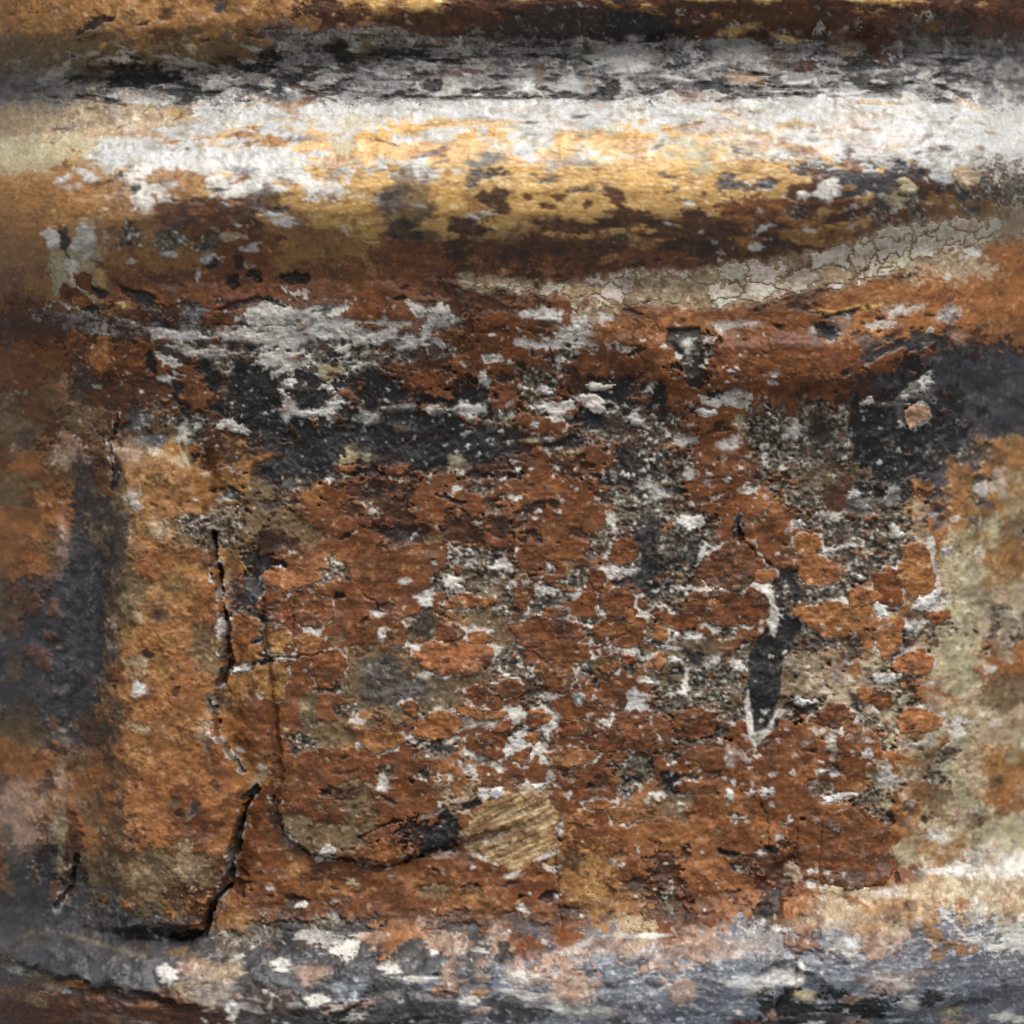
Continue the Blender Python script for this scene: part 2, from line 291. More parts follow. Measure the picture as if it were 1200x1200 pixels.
E(60, 300, [('C',40,60,40,70),('W',95,45,35,24,0,.95,'w'),('R',90,160,50,34,20,.95,'f'),('R',130,100,40,28,30,.95,'f'),('K',190,140,50,16,35),('K',160,220,50,22,35),('K',345,160,60,32,30),('G',200,90,25,36,0,.8),('G',290,195,30,14,0,.8),
 ('K',645,35,25,20),('K',740,30,22,20),('K',715,105,20,27),('K',805,80,27,24),('K',950,90,45,24),('W',580,75,12,20),
 ('A',200,270,250,40,10,H),('R',90,340,50,46),('N',190,390,40,65),('R',310,410,60,55),
 ('W',520,310,110,28,0,.85),('W',600,370,100,30,0,.85),('W',720,310,80,30,0,.85),('W',850,330,90,32,0,.85),('S',560,345,60,14),('D',700,340,50,8),('S',800,350,50,12),('R',450,330,36,10),('W',850,440,100,55),('W',880,500,70,36),('W',460,390,50,36),('W',920,600,40,46,0,.7),('W',1150,330,70,55),('W',1120,265,50,18),
 ('K',710,365,18,15),('K',780,362,24,10),('K',610,480,40,65),('K',680,590,35,38),('K',740,450,28,36),('K',800,580,90,55,0,.7),('K',1010,530,70,75),('K',960,650,25,28),('K',1020,740,70,85,-20),('K',1060,820,50,46),('K',900,800,140,55,0,.75),
 ('D',640,760,100,65),('K',520,640,28,46),('K',390,430,24,46),('K',500,540,36,46),('D',300,460,60,36,0,.5),('C',1090,450,60,26),('W',1090,720,40,18),('C',1140,780,60,36),('W',1000,615,40,13,0,.95,'w'),('W',1120,570,50,14),('W',1070,605,30,9),
 ('N',1010,920,60,36),('N',820,790,50,26,0,.7),('R',560,520,50,55,0,.8),('N',1150,830,50,18),('L',330,640,50,46),('A',350,640,30,36,0,.8),('L',400,720,60,36),('W',510,690,28,34,0,H),('A',570,650,30,24),
 ('C',440,780,90,16,25,.7),('C',520,800,28,26,0,.7),('O',450,880,180,90,0,.7),('P',60,760,70,55,0,.6),('P',300,770,50,46,0,.5),('L',110,880,46,130,0,.6),('K',250,860,16,66,8),('K',280,665,40,12,-30),('W',920,890,20,18),('W',1080,870,20,18),('W',320,950,35,32,0,.5)])  # cream on the block's top edge is edge light painted in
E(420, 300, [('D',480,170,200,46),('D',300,140,80,28,0,H),('T',520,100,90,22,0,.8),('T',640,120,60,22,0,.8),('T',420,80,30,13),('N',490,115,50,14),
 ('W',60,310,100,36),('W',210,335,80,26),('W',110,265,90,10),('W',330,255,50,16,0,.8),('S',350,380,60,18),('S',80,420,60,46),('W',740,235,90,26),('D',730,265,60,12),('W',850,290,60,44),('W',650,340,40,16),('W',740,350,50,22),('W',870,350,50,22),
 ('W',960,245,30,16),('W',800,420,28,26),('S',700,460,60,26),('W',730,525,32,18,0,.95,'w'),('W',740,590,60,22),('W',690,660,16,13,0,.95,'w'),('W',780,630,40,14),('W',920,570,60,32,10,.95,'w'),('W',940,510,50,18,0,.95,'w'),('W',1080,635,35,22,0,.95,'w'),('W',1140,520,25,18),
 ('W',490,480,18,32),('W',440,600,55,36,0,.8),('W',300,600,35,22),('W',40,630,40,26,0,H),('A',170,590,50,18),('W',625,835,16,13,0,.95,'w'),('W',1000,855,11,22),('C',830,765,40,12),('C',670,715,30,9),('C',390,820,40,36,0,.8),('C',30,770,40,26,0,.8),
 ('N',990,300,90,36,0,.8),('A',1040,315,40,10,0,.5),('K',60,540,70,55),('K',140,560,35,18),('K',260,560,60,20),('K',430,540,28,26),('K',1020,530,55,46),('K',900,640,70,44),('K',1170,560,40,55),('K',240,700,220,90,0,.75),('K',560,720,120,55,0,.75),('K',820,730,80,22),
 ('K',1090,850,100,110,0,.7),('K',60,490,60,36),('D',560,820,140,36,0,.7),('D',860,500,30,36),('K',190,930,12,36,20),('S',1150,750,60,65),('W',1150,920,50,36,0,.7),('S',1000,700,80,36,0,H),('S',1060,950,80,55),('R',760,900,130,46),('R',960,410,140,55),('R',250,480,120,36,0,.8)])
E(780, 300, [('W',210,290,20,18,0,.8),('W',270,270,70,14,0,.7),('W',920,215,60,22,-15,.8),('W',1110,220,60,22,-12,.7),('W',570,310,14,28,0,.7),('W',1100,80,13,12),('G',740,205,60,14,-10),('G',620,215,40,8),('K',700,228,60,14,-15),('D',530,165,100,22,-10),
 ('R',520,400,200,90,0,.7),('R',250,400,90,80,0,.7),('W',160,610,35,17,0,.95,'w'),('W',280,560,60,26),('S',420,680,110,100),('W',500,680,28,36,0,.8),('S',360,760,50,36),('S',560,600,50,46),('C',290,650,18,36,0,.7),('W',260,730,46,32,0,.8),('S',690,750,50,55),('S',720,660,30,28),
 ('K',610,690,46,75,0,.7),('K',800,740,90,170),('K',1040,680,170,150,0,.85),('K',880,900,80,80),('W',790,570,28,18,0,.95,'w'),('W',970,520,90,22,-35,.9),('W',920,590,18,36,0,.8),('W',860,580,60,10),('P',990,620,35,44,0,.95,'f'),('P',1160,320,40,36,0,H),
 ('L',870,370,130,20,-25),('L',1000,330,60,44),('L',1120,400,100,75),('L',900,470,80,55,-30),('R',1040,370,40,26,-25),('R',860,430,60,26,-25),('W',740,930,20,18),('W',770,975,25,22),('S',890,735,40,36),('W',495,790,13,9),('W',600,860,10,11),('W',460,830,13,9),
 ('O',1160,900,70,95,0,.8),('S',30,830,60,55),('W',100,855,28,20),('W',10,700,13,15),('S',450,900,60,18),('S',370,860,40,44),('T',230,800,10,32),('R',250,850,120,80,0,.7),('V',600,870,80,55,0,H)])
E(60, 600, [('S',560,50,70,42),('T',430,65,50,36,0,.7),('D',870,120,75,50),('K',895,120,34,22,0,.8),('N',930,260,85,44,0,.95,'f'),('R',870,370,58,55,0,.95,'f'),('R',1010,380,68,64,0,.95,'f'),('N',750,460,56,50,0,.95,'f'),('O',880,500,56,44,0,.95,'f'),('N',1000,520,55,38,0,.95,'f'),
 ('N',760,560,52,34,0,.95,'f'),('O',850,660,66,60,0,.95,'f'),('R',1080,610,66,60,0,.95,'f'),('R',570,180,70,36,0,.7),('V',610,550,55,105,0,.8),('R',600,370,60,55,0,.7),
 ('W',665,450,22,30,0,.95,'w'),('W',740,615,45,18,-8,.95,'w'),('W',905,570,18,11,0,.95,'w'),('W',945,565,10,14),('W',800,600,9,8),('W',345,690,30,22),('T',350,840,35,28),('W',730,930,17,11),('S',640,750,45,32,0,.8),('W',920,330,13,7),('S',760,390,50,26),
 ('S',1100,230,60,46),('S',980,910,60,46),('S',1080,690,60,22),('S',1160,780,50,36),('V',1000,770,40,55),('A',690,300,28,75,0,.5),('L',610,910,17,24,0,.8),('L',430,410,28,20,0,.7),('D',380,555,20,16),('A',235,540,28,36,0,.5),
 ('L',100,420,85,400),('P',25,110,28,110,0,.55),('D',150,870,60,60,0,.6)])
FR = [(1040,155,52,46),(940,260,38,32),(1020,360,66,46),(1050,470,66,56),(960,475,40,46),(740,470,120,52),(800,550,86,44),(770,640,75,52),(985,720,52,58),(1070,870,80,56),(960,900,76,36),(480,710,54,38),(590,690,58,32),(350,470,44,38),(640,320,38,56),(900,340,28,26),(435,905,26,24),(530,920,40,36),(860,850,80,28),(1180,390,28,24),(150,480,40,36)]
FN = [(470,500,38,28),(370,570,118,60),(430,350,86,22),(430,780,40,18),(500,795,66,22),(310,840,76,44),(200,770,38,26),(90,900,66,36),(830,960,80,36),(700,800,40,26),(1180,470,28,36)]
E(420, 600, [('V',250,700,230,95,0,.85),('L',120,680,120,110,0,.75),('K',250,450,60,65,0,.75),('V',480,410,90,28),('K',1140,120,56,100,0,.85),('K',1130,270,50,70,0,.9),('V',1140,570,40,46),('K',180,90,90,36,0,.7),('D',550,60,50,36),
 ('S',350,280,70,46),('W',370,280,40,30),('W',260,340,40,26),('W',560,215,45,22),('S',500,290,30,28),('S',570,330,38,75),('S',740,325,90,42),('W',720,310,50,20),('K',740,370,50,20),('W',730,415,110,22,-4),('W',450,470,50,26),('W',510,550,40,36),('S',620,620,70,28),('W',950,385,20,26,0,.95,'w'),
 ('S',905,450,50,36),('W',905,460,30,22),('S',860,270,40,46),('S',960,130,50,55),('W',1010,230,60,22,0,.8),('S',1070,580,50,46),('W',1060,560,26,36,25),('S',1020,40,70,55),('W',990,40,22,50),('S',890,620,40,46),('W',860,730,28,20,0,.95,'w'),('W',1080,740,45,42),('W',1000,825,50,22),
 ('W',620,795,40,28),('W',740,820,50,50,-40,.8),('W',630,910,56,44),('W',70,400,20,11),('W',90,490,18,13,0,.95,'w'),('W',260,640,20,13),('W',470,820,60,26,0,.7),('W',360,890,28,18),('W',450,940,40,36,0,.8),('S',320,940,60,28),('W',1100,410,28,36),('W',1140,660,40,14),('W',920,930,18,28,-30),
 ('W',180,270,25,9),('W',620,145,12,10,0,.95,'w'),('W',745,210,10,10),('N',720,60,20,9)] + [('R',)+f+(0,.95,'f') for f in FR] + [('N',)+f+(0,.95,'f') for f in FN] + [('V',970,600,44,46,0,.95,'f')])
FR2 = [(260,210,100,82),(230,380,120,54),(350,375,54,56),(60,430,66,36),(880,290,56,64),(660,800,66,40),(120,830,80,50),(850,740,36,36)]
FN2 = [(560,130,56,40),(600,230,76,52),(650,420,100,56),(780,330,54,34),(990,230,64,90),(880,510,44,52),(980,590,72,44),(1000,820,76,44),(910,440,36,22),(1080,410,44,26),(390,255,34,26)]
E(780, 600, [('R',420,100,110,75,0,.7),('S',60,170,80,85),('K',60,150,60,60,0,.6),('S',30,300,40,65),('K',285,60,22,42),('C',1150,200,60,140,0,.8),('C',1130,600,90,130,0,.8),('T',560,600,100,55,0,.7),('T',580,690,110,50,0,.8),('T',700,700,80,55,0,H),('V',160,530,130,28),('L',1090,40,28,36,0,.8),
 ('W',100,40,45,32,0,.95,'w'),('W',155,200,22,85,0,.9),('W',190,300,120,10),('W',310,300,50,22),('L',480,340,60,100),('W',400,330,50,50),('S',450,350,60,80),('W',330,265,20,13),('W',45,480,13,17,0,.95,'w'),('W',110,438,8,10),('S',240,480,50,20),('W',35,580,20,15,0,.95,'w'),('W',195,320,13,15),
 ('S',900,80,50,46),('W',910,80,26,26),('S',790,90,60,55),('S',830,150,60,55),('S',720,250,20,46),('W',850,385,26,42,-10,.95,'w'),('W',1035,350,52,34,-40,.95,'w'),('W',1115,155,22,22,0,.95,'w'),('W',770,262,15,15,0,.95,'w'),('W',545,745,50,12,5,.95,'w'),('W',650,900,24,28),('W',795,950,28,22),
 ('P',740,850,50,46,0,.8),('W',740,840,30,22,0,.7),('S',810,820,40,36),('W',970,450,58,34),('S',970,490,50,26),('W',960,550,50,10,8),('S',830,655,46,30),('W',840,650,30,18),('W',890,655,20,18),('S',760,750,40,36),('S',270,790,60,36),('K',380,690,56,85),('K',385,800,42,48),('S',350,560,60,50),('W',345,880,22,28,0,.8),('W',80,680,15,55),
 ('W',180,590,28,26),('S',200,690,80,75),('S',120,580,50,36),('K',120,580,30,22),('K',610,160,34,22),('K',480,250,46,36,0,.8),('K',440,460,16,55),('S',740,560,50,26),('D',960,520,40,16),('A',690,620,40,36,0,.6),('W',260,950,28,36,0,.8),('S',20,960,30,46),('W',100,790,9,46),
 ('C',1150,400,40,46),('A',1060,240,28,28,0,.7),('W',1050,675,25,14,0,.7),('W',1035,770,35,15,0,.7),('W',1010,910,60,16,0,.6),('W',1180,830,40,18),('W',640,150,70,9,-15),('W',580,390,50,8,-20),('W',660,350,40,7),('R',200,940,150,55,0,.6),('R',560,930,150,75,0,.6),('D',960,650,40,22)]
 + [('R',)+f+(0,.95,'f') for f in FR2] + [('N',)+f+(0,.95,'f') for f in FN2])
E(60, 900, [('C',15,260,20,150,0,.35),('P',15,40,20,60,0,.8),('D',65,300,28,66),('K',75,430,28,40),('V',250,380,150,75,0,H),('D',600,240,60,46,0,H),('V',600,400,60,66,0,.7),('V',460,360,28,46,0,.7),('L',560,150,22,28,0,.8),('R',330,260,20,18),('D',500,175,13,11),('C',815,40,30,28,0,.8),
 ('R',820,330,90,120,0,.7),('D',860,200,18,46,-20,.7),('O',720,600,80,44,0,.8),('N',575,620,28,22),('L',150,650,300,90,0,.8),('L',250,780,250,55),('D',250,900,300,36,8),('N',110,835,40,16),('N',400,910,50,18),('T',200,690,130,3,12,.35),  # dark brown sliver at the slab lip is its shadow painted in
 ('L',900,820,200,110),('W',465,790,38,34),('P',560,770,50,36),('T',640,840,100,75,0,.8),('A',650,860,80,46,0,.7),('W',720,920,28,26),('W',1150,705,55,38,0,.95,'w'),('W',900,760,40,26),('P',1020,790,60,42),('W',1040,890,40,26),('W',865,910,8,22),('W',960,905,30,9),('B',1160,850,60,55,0,.8),('D',870,900,100,80,0,.5),
 ('D',1000,550,150,46,0,.7),('T',1170,455,28,22,0,.95,'w'),('W',1100,590,25,18,0,H),('W',850,475,12,8)])
E(420, 900, [('K',340,250,58,78,15),('K',280,310,38,36),('K',440,150,40,18,-30),('W',540,100,25,28,0,.95,'w'),('W',490,100,20,26),('W',705,75,30,17,0,.95,'w'),('W',550,5,25,13),('W',440,15,28,22),('S',100,20,40,26),('W',90,65,24,26),('S',255,25,30,22),('P',330,345,60,16),('A',300,180,50,8,-20),
 ('N',885,200,48,28,0,.95,'f'),('N',940,150,48,18,0,.95,'f'),('N',1040,190,66,28,0,.95,'f'),('D',830,360,40,55,0,.7),('V',300,490,60,36,0,.8),('O',450,500,70,26,0,H),('N',540,530,60,36,0,H),('O',900,500,80,75,0,.7),('G',930,490,40,40,0,.4),('K',1085,465,50,32,0,.7),('K',1190,510,24,28),('K',840,560,60,16,0,.8),('D',610,580,40,22),('D',650,595,200,24,0,.6),('D',300,590,300,24,0,.5),
 ('S',1070,60,60,55),('D',950,70,60,46,0,.6),('W',1130,130,13,13),('W',745,400,30,14,15),('P',350,690,90,42),('N',150,660,120,32,0,.8),('L',200,705,50,32),('L',270,740,60,46),('W',295,710,15,15),('P',380,790,60,55),('N',330,860,50,22),('L',430,780,40,32),('P',480,750,24,18),('P',480,800,24,24),('W',130,770,50,20),('W',230,810,60,16),
 ('K',570,720,30,46),('R',660,690,70,36),('P',650,790,70,55),('W',640,800,50,26,0,.7),('W',440,890,50,22),('P',840,860,90,42,0,.9),('O',480,860,30,16),('W',1100,650,90,9),('P',1000,690,180,26,0,.7),('P',1180,730,60,40,0,.7),('W',900,930,100,26,0,.4),('W',760,910,70,36,0,.35),('L',200,920,220,75),('L',600,930,110,55),('K',150,980,150,13,-8)])
E(780, 900, [('W',400,95,24,20,0,.95,'w'),('W',420,150,10,10),('W',680,120,60,18,-10,.95,'w'),('T',500,410,30,36),('W',570,410,12,12),('W',597,408,10,10),('W',570,460,14,13),('W',380,335,22,13),('W',440,620,30,12),('W',610,20,24,18,0,.95,'w'),('W',270,60,13,13),('W',255,110,13,32,0,.95,'w'),('W',70,110,17,13),('W',60,145,13,10),('W',120,10,20,13,0,.95,'w'),
 ('W',890,50,48,28,0,.8),('S',620,90,50,40,0,.7),('K',440,490,17,38,0,.8),('K',390,560,60,20,0,.9),('K',410,330,20,15),('K',25,60,34,46),('S',10,510,30,46),('D',100,590,90,26,0,.8),('K',540,580,40,16),('K',910,430,11,22),('K',1020,215,13,13),
 ('C',960,330,60,55,0,.7),('O',1100,330,100,44,0,.7),('W',1080,280,40,26,0,.8),('P',1160,200,20,36),('W',1120,410,100,17),('T',1000,480,180,32,0,.8),('W',880,490,50,16,0,.7),('O',850,570,200,40,-10,.8),('D',860,560,140,26,-10,.5),('T',650,580,150,42,-8,.6),('W',700,690,50,36,0,.8),('P',200,690,200,32,0,.8),
 ('W',520,760,13,22),('W',430,790,40,22,0,.8),('W',350,820,100,34,0,.5),('W',500,820,28,22),('C',530,870,50,17),('P',60,850,58,46,0,.9),('P',860,810,130,50,0,.55),('B',1100,600,40,55,0,.9),('W',1150,640,50,10,45),('K',440,910,24,26),('D',320,985,80,18),('L',600,960,150,24),('K',1030,890,60,26),('W',570,985,34,14),('P',410,955,20,20),('W',940,905,40,22,0,.7),('C',1110,950,50,22),('B',900,970,200,16)])
def poly(x0, y0, k, pts, rag=4.0, op=0.95, fl=None, thick=2.5):
    P = [(x0+a*0.3, y0+b*0.3) for a, b in pts]; xs = [p[0] for p in P]; ys = [p[1] for p in P]
    w = win(min(xs), min(ys), max(xs), max(ys)); sdf = poly_sdf(P, w) + rag*edge_n[w]
    if fl: flake(fl, k, sdf, w, thick, rim=False)
    else: lay(k, sdf, w, op, 2.5)
poly(780, 300, 'K', [(0,285),(130,280),(145,420),(140,530),(90,520),(60,400),(0,345)])
E(780, 300, [('W',85,360,22,38,0,.8),('S',95,400,20,60,0,.5)])
poly(780, 600, 'K', [(500,230),(540,330),(530,470),(470,560),(430,800),(350,910),(330,780),(330,560),(420,420),(440,280)], op=.95)
poly(780, 600, 'W', [(350,290),(420,300),(450,420),(430,500),(405,440),(380,360)], 4)
poly(780, 600, 'W', [(325,700),(345,800),(350,870),(400,850),(440,780),(425,850),(355,925),(330,880),(310,760)], 2)
E(780, 600, [('S',480,350,36,50,0,.6)])
poly(780, 900, 'R', [(620,180),(760,150),(880,240),(910,400),(860,460),(720,480),(600,450)], 3.0, .95, 'paint_flake', 2.0)
poly(420, 900, 'Y', [(395,270),(450,175),(530,120),(560,85),(640,120),(700,95),(760,150),(785,200),(770,270),(790,300),(730,350),(690,360),(640,410),(600,425),(560,390),(500,365),(470,330),(420,345)], 7.0, .95)
E(420, 900, [('W',470,350,40,10,10),('W',600,425,34,8,-10),('W',740,345,40,9,-20),('W',790,240,9,26),('R',690,280,26,24,0,.8),('R',560,150,40,14,-20,.6),('D',395,290,10,40,0,.8)])
scatter(90, (300, 600, 1060, 1080), 'WKDNS', (2, 7), (1.2, 4))
scatter(60, (180, 390, 900, 600), 'KWDN', (2, 7), (1.2, 4))
scatter(40, (230, 150, 1100, 290), 'GDWLO', (3, 14), (1.2, 4))
E(0, 0, [('K',1000,1560,95,130,-20),('K',1235,1765,105,95,-15),('K',1130,1850,170,55,0,.85),('K',1570,1730,190,85,0,.8),('K',1900,1735,130,60,0,.75),('K',3450,1760,95,190,0,.8)])  # real dark patches on the die, and painted shade under the neck
scatter(70, (60, 118, 1160, 180), 'CTGAOT', (6, 30), (1.6, 5), (.3, .65))
scatter(70, (980, 370, 1180, 600), 'KSDLAVK', (3, 16), (3, 14), (.35, .85))
scatter(46, (180, 385, 520, 460), 'DKSRDK', (2.5, 14), (1.5, 6), (.6, 1))
# small rounded flakes scattered over the pitted middle of the die
for _ in range(24):
    x = rng.uniform(520, 1040); y = rng.uniform(660, 930); r = rng.uniform(5, 11)
    w = win(x-r*1.5, y-r*1.5, x+r*1.5, y+r*1.5); sdf = ell_sdf(x, y, r*rng.uniform(1, 1.5), r, rng.uniform(-30, 30), w) + 2.5*(n25[w]+n9[w]*0.5)
    flake('paint_flake', 'R' if rng.rand() < 0.6 else 'N', sdf, w, 1.2)

# the strip of pale gesso along the lower lip of the torus
band = [(540,330),(600,336),(650,332),(700,324),(780,318),(860,312),(930,302),(1000,284),(1060,263),(1105,258),(1180,250),(1180,278),(1080,304),(1000,337),(930,346),(880,357),(800,362),(700,357),(640,346),(560,339)]
w = win(540, 245, 1190, 366)
sb = poly_sdf(band, w) + n9[w]*5 + n25[w]*9 + n60[w]*5 - 1
lay('T', sb + 2.0, w, 0.8, 5.0)
wband = w

# ------------------------------------------------------------------ specks, pits, dust
OVA = np.zeros(U.shape, np.float32); OVC = np.zeros(U.shape+(3,), np.float32)
def specks(n, box, rmin, rmax, k, op, dh=0.0, aniso=1.0):
    x0, y0, x1, y1 = box
    for _ in range(n):
        x, y = rng.uniform(x0, x1), rng.uniform(y0, y1); r = rmin + (rmax-rmin)*rng.rand()**2.2
        w = win(x-r*aniso*1.6, y-r*1.6, x+r*aniso*1.6, y+r*1.6, 3); sdf = ell_sdf(x, y, r*aniso*rng.uniform(.8, 1.7), r, rng.uniform(-40, 40), w) + r*0.9*n4[w]
        m = np.clip(sdf/1.6+0.4, 0, 1)*op*rng.uniform(.4, 1); OVC[w] = mix(OVC[w], TX[k][w], np.clip(m/(OVA[w]+m+1e-6), 0, 1)); OVA[w] = np.maximum(OVA[w], m); HL[w] += m*dh
specks(480, (480, 480, 1060, 1080), 0.8, 3.4, 'W', 0.9, 1.0)
specks(420, (280, 560, 620, 1080), 0.7, 2.4, 'T', 0.8, 0.8)
specks(300, (560, 380, 900, 620), 0.8, 3.2, 'W', 0.9, 1.0)
specks(260, (90, 350, 560, 560), 0.8, 2.6, 'W', 0.7, 0.8)
specks(300, (90, 560, 300, 1090), 0.7, 2.4, 'D', 0.5, -1.0)
specks(650, (300, 560, 1100, 1090), 0.7, 2.6, 'K', 0.65, -1.4, 1.4)
specks(350, (60, 290, 1140, 480), 0.7, 2.4, 'D', 0.7, -1.2, 1.5)
specks(220, (40, 130, 1160, 300), 0.6, 2.6, 'D', 0.6, -1.0, 2.2)
specks(120, (200, 1090, 1160, 1200), 0.7, 2.6, 'W', 0.7, 0.8, 1.6)
specks(200, (800, 90, 1160, 330), 0.8, 3.0, 'W', 0.6, 0.8, 1.3)
specks(260, (40, -10, 1160, 120), 0.7, 2.2, 'W', 0.35, 0.3, 1.5)

COL = mix(COL, OVC, OVA)

# ------------------------------------------------------------------ the form: moulding profile and the die
def curve(xs, ys, x): return np.interp(x, xs, ys).astype(np.float32)
def smooth_profile(pts):
    t = np.linspace(-200, 1400, 1601); v = np.interp(t, [p[0] for p in pts], [p[1] for p in pts])
    k = np.hanning(19); k /= k.sum(); v = np.convolve(np.pad(v, 9, mode='edge'), k, 'valid')
    return t, v
u_ = U + n60*10
L1 = curve([-100,60,200,320,420,560,700,800,950,1140,1300],[88,84,80,66,58,52,52,44,42,50,55], U)
L2 = curve([-100,60,200,350,500,780,1140,1300],[158,152,143,130,126,120,114,112], U)
L3 = curve([-100,60,200,500,600,800,900,1000,1100,1300],[355,350,330,325,335,340,330,312,290,270], U)
L4 = curve([-100,60,200,500,700,800,900,1000,1100,1300],[378,378,378,380,392,455,455,440,400,370], U)
L5 = curve([-100,60,250,500,800,1000,1140,1300],[1105,1105,1108,1102,1088,1060,1026,1010], U)
# warp the height coordinate so that these lines fall on fixed levels
lev = np.array([-200, 60, 120, 330, 390, 1095, 1400], np.float32)
Wv = np.empty_like(V)
src = np.stack([np.full(U.shape[1], -200.), L1[0], L2[0], L3[0], L4[0], L5[0], np.full(U.shape[1], 1400.)])
for c in range(N): Wv[:, c] = np.interp(V[:, c], src[:, c], lev)
tp, pv = smooth_profile([(-200,78),(20,70),(44,54),(60,20),(75,22),(112,36),(122,44),(140,70),(165,95),(195,110),(225,116),(250,113),(272,101),(295,81),(318,61),(330,53),(350,56),(378,55),(392,49),(420,37),(460,23),(520,13),(700,9),(1000,9),(1060,14),(1088,26),(1105,56),(1130,80),(1165,93),(1200,91),(1260,60),(1400,30)])
F = np.interp(Wv + n25*(2.5-1.8*sm(118, 140, Wv)*(1-sm(300, 330, Wv))), tp, pv).astype(np.float32)
inner = sm(430, 520, V)*(1-sm(1060, 1100, V))          # where the die stands free
# the right end turns away, the left carries a rounded corner block with a groove outside it
F -= np.clip((U-1000)/160, 0, 3)**2*55
bl = sm(505, 545, V + n25*4)*(1-sm(1082, 1100, V + n25*4))
edge_x = curve([480,560,620,700,780,820,860,900,935,985,1040,1060,1095,1130],[205,232,246,260,266,252,256,280,292,274,264,246,238,236], V)
dxe = edge_x + n9*2 - U
block = bl*sm(-1.0, 5.0, dxe)*sm(108, 150, U + n25*8)
crown = np.sqrt(np.clip(1-((U-188)/96)**4, 0, 1))*np.sqrt(np.clip(1-((V-805)/300)**8, 0, 1))
F += block*(6 + 30*crown)
F -= bl*9*np.exp(-((U-edge_x-9)/13)**2)*(dxe < 2)
groove = sm(530, 600, V)*(1-sm(900, 1010, V))*np.exp(-((U-86-n25*6)/34)**2)
F -= groove*14
F -= np.clip((150-U)/120, 0, 2.5)**2*50
# the thick old layer over the left half of the die, its lower lip undercut
slab_w = np.s_[:, :]
slab = poly_sdf([(300,640),(330,905),(322,950),(336,985),(362,1002),(410,1008),(450,1014),(490,1004),(540,985),(640,960),(640,640),(450,600)], slab_w) + n9*2.5 + n25*2
F += sm(-2, 3, slab)*11*np.clip((V-640)/200, 0, 1)*(1-sm(560, 640, U))
# belly and hollows
F += inner*(n60*5.0 + n25*1.8) + (1-inner)*(n60*3.2 + n25*1.6)*(1-0.65*sm(112, 135, Wv)*(1-sm(290, 325, Wv)))
# right-hand bulge of the neck block
F += 7*sm(700, 830, U)*sm(385, 410, V)*(1-sm(440, 466, V + n9*3))*(1-sm(990, 1060, U))

step = V + n25*7 + n9*3 - (1136 + (U-60)*0.19)
F -= 13*sm(0, 7, step)*(1-sm(210, 270, U + n25*14))
gapw = win(890, 1120, 1290, 1290, 0)
gp = poly_sdf([(932,1130),(985,1158),(1022,1178),(1078,1182),(1150,1163),(1300,1150),(1300,1300),(880,1300),(905,1172),(925,1150)], gapw) + n25[gapw]*7 + n9[gapw]*3
F[gapw] -= 11*sm(-2, 4, gp)*(0.6+0.8*n60[gapw])
# cracks: (points, half width, depth)
CR = [([(247,625),(252,660),(259,700),(265,735),(262,760),(267,778),(257,802)], 3.6, 16), ([(248,822),(255,862),(284,905)], 1.6, 7), ([(299,928),(286,945),(276,985),(266,1040),(246,1060),(238,1094),(212,1100),(182,1092)], 4.0, 18),
 ([(868,604),(869,632)], 3.0, 10), ([(866,630),(905,665)], 1.0, 4), ([(602,590),(600,640),(602,700)], 0.9, 4), ([(656,965),(652,1010),(657,1090)], 0.9, 3), ([(1062,742),(1063,800)], 1.0, 4),
 ([(318,935),(330,972),(345,992),(366,1004),(412,1010),(450,1017),(495,1004)], 1.5, 7), ([(250,380),(300,382),(345,381)], 1.0, 4), ([(138,480),(128,520),(132,560)], 2.0, 6),
 ([(420,985),(445,968),(470,965)], 1.2, 5), ([(895,945),(904,985),(905,1000)], 1.0, 4), ([(936,975),(938,1012)], 1.0, 4), ([(85,1010),(78,1040),(62,1070)], 3.0, 10),
 ([(302,770),(345,770),(378,764)], 1.4, 5), ([(306,700),(306,760)], 1.3, 4), ([(342,705),(343,765)], 1.2, 4), ([(420,690),(436,708),(440,716)], 0.9, 3), ([(1012,300),(1010,332)], 1.0, 4), ([(700,760),(740,740)], .9, 3)]
for pts, hw, dp in CR:
    xs = [p[0] for p in pts]; ys = [p[1] for p in pts]; w = win(min(xs), min(ys), max(xs), max(ys))
    x = U[w]+n25b[w]*5+n9[w]*3+n4[w]*0.8; y = V[w]+n25[w]*4+n9b[w]*2.6; d = np.full(x.shape, 1e9, np.float32)
    for (a, b), (c, e) in zip(pts[:-1], pts[1:]):
        ex, ey = c-a, e-b; t = np.clip(((x-a)*ex+(y-b)*ey)/(ex*ex+ey*ey), 0, 1); d = np.minimum(d, np.hypot(x-a-t*ex, y-b-t*ey))
    hwv = hw*(1+1.1*n25[w]+0.6*n9[w]); m = np.clip((hwv-d)/1.6+0.4, 0, 1)
    if hw > 1.4:
        rim = np.clip((hwv+3.5-d)/2, 0, 1)*sm(0.0, 0.4, n25b[w]*0.8+n9[w]*0.8)*0.75; COL[w] = mix(COL[w], TX['W'][w], rim)
    F[w] -= m*dp; COL[w] = mix(COL[w], TX['K'][w], m*0.6)
# fine crackle in the coats of the torus and the die
lines = (1-0.6*sm(118, 140, Wv)*(1-sm(300, 330, Wv)))*(1-sm(0.0, 0.075, crk))*sm(-0.1, 0.35, n60+0.3*n25)
F -= lines*1.3; COL *= (1-0.45*lines)[..., None]
tor = sm(118, 140, Wv)*(1-sm(300, 330, Wv))
wr = sm(0.12, 0.3, np.abs(1) - np.abs(h15*2.2+h40) - 0.55)*tor
F -= wr*0.5
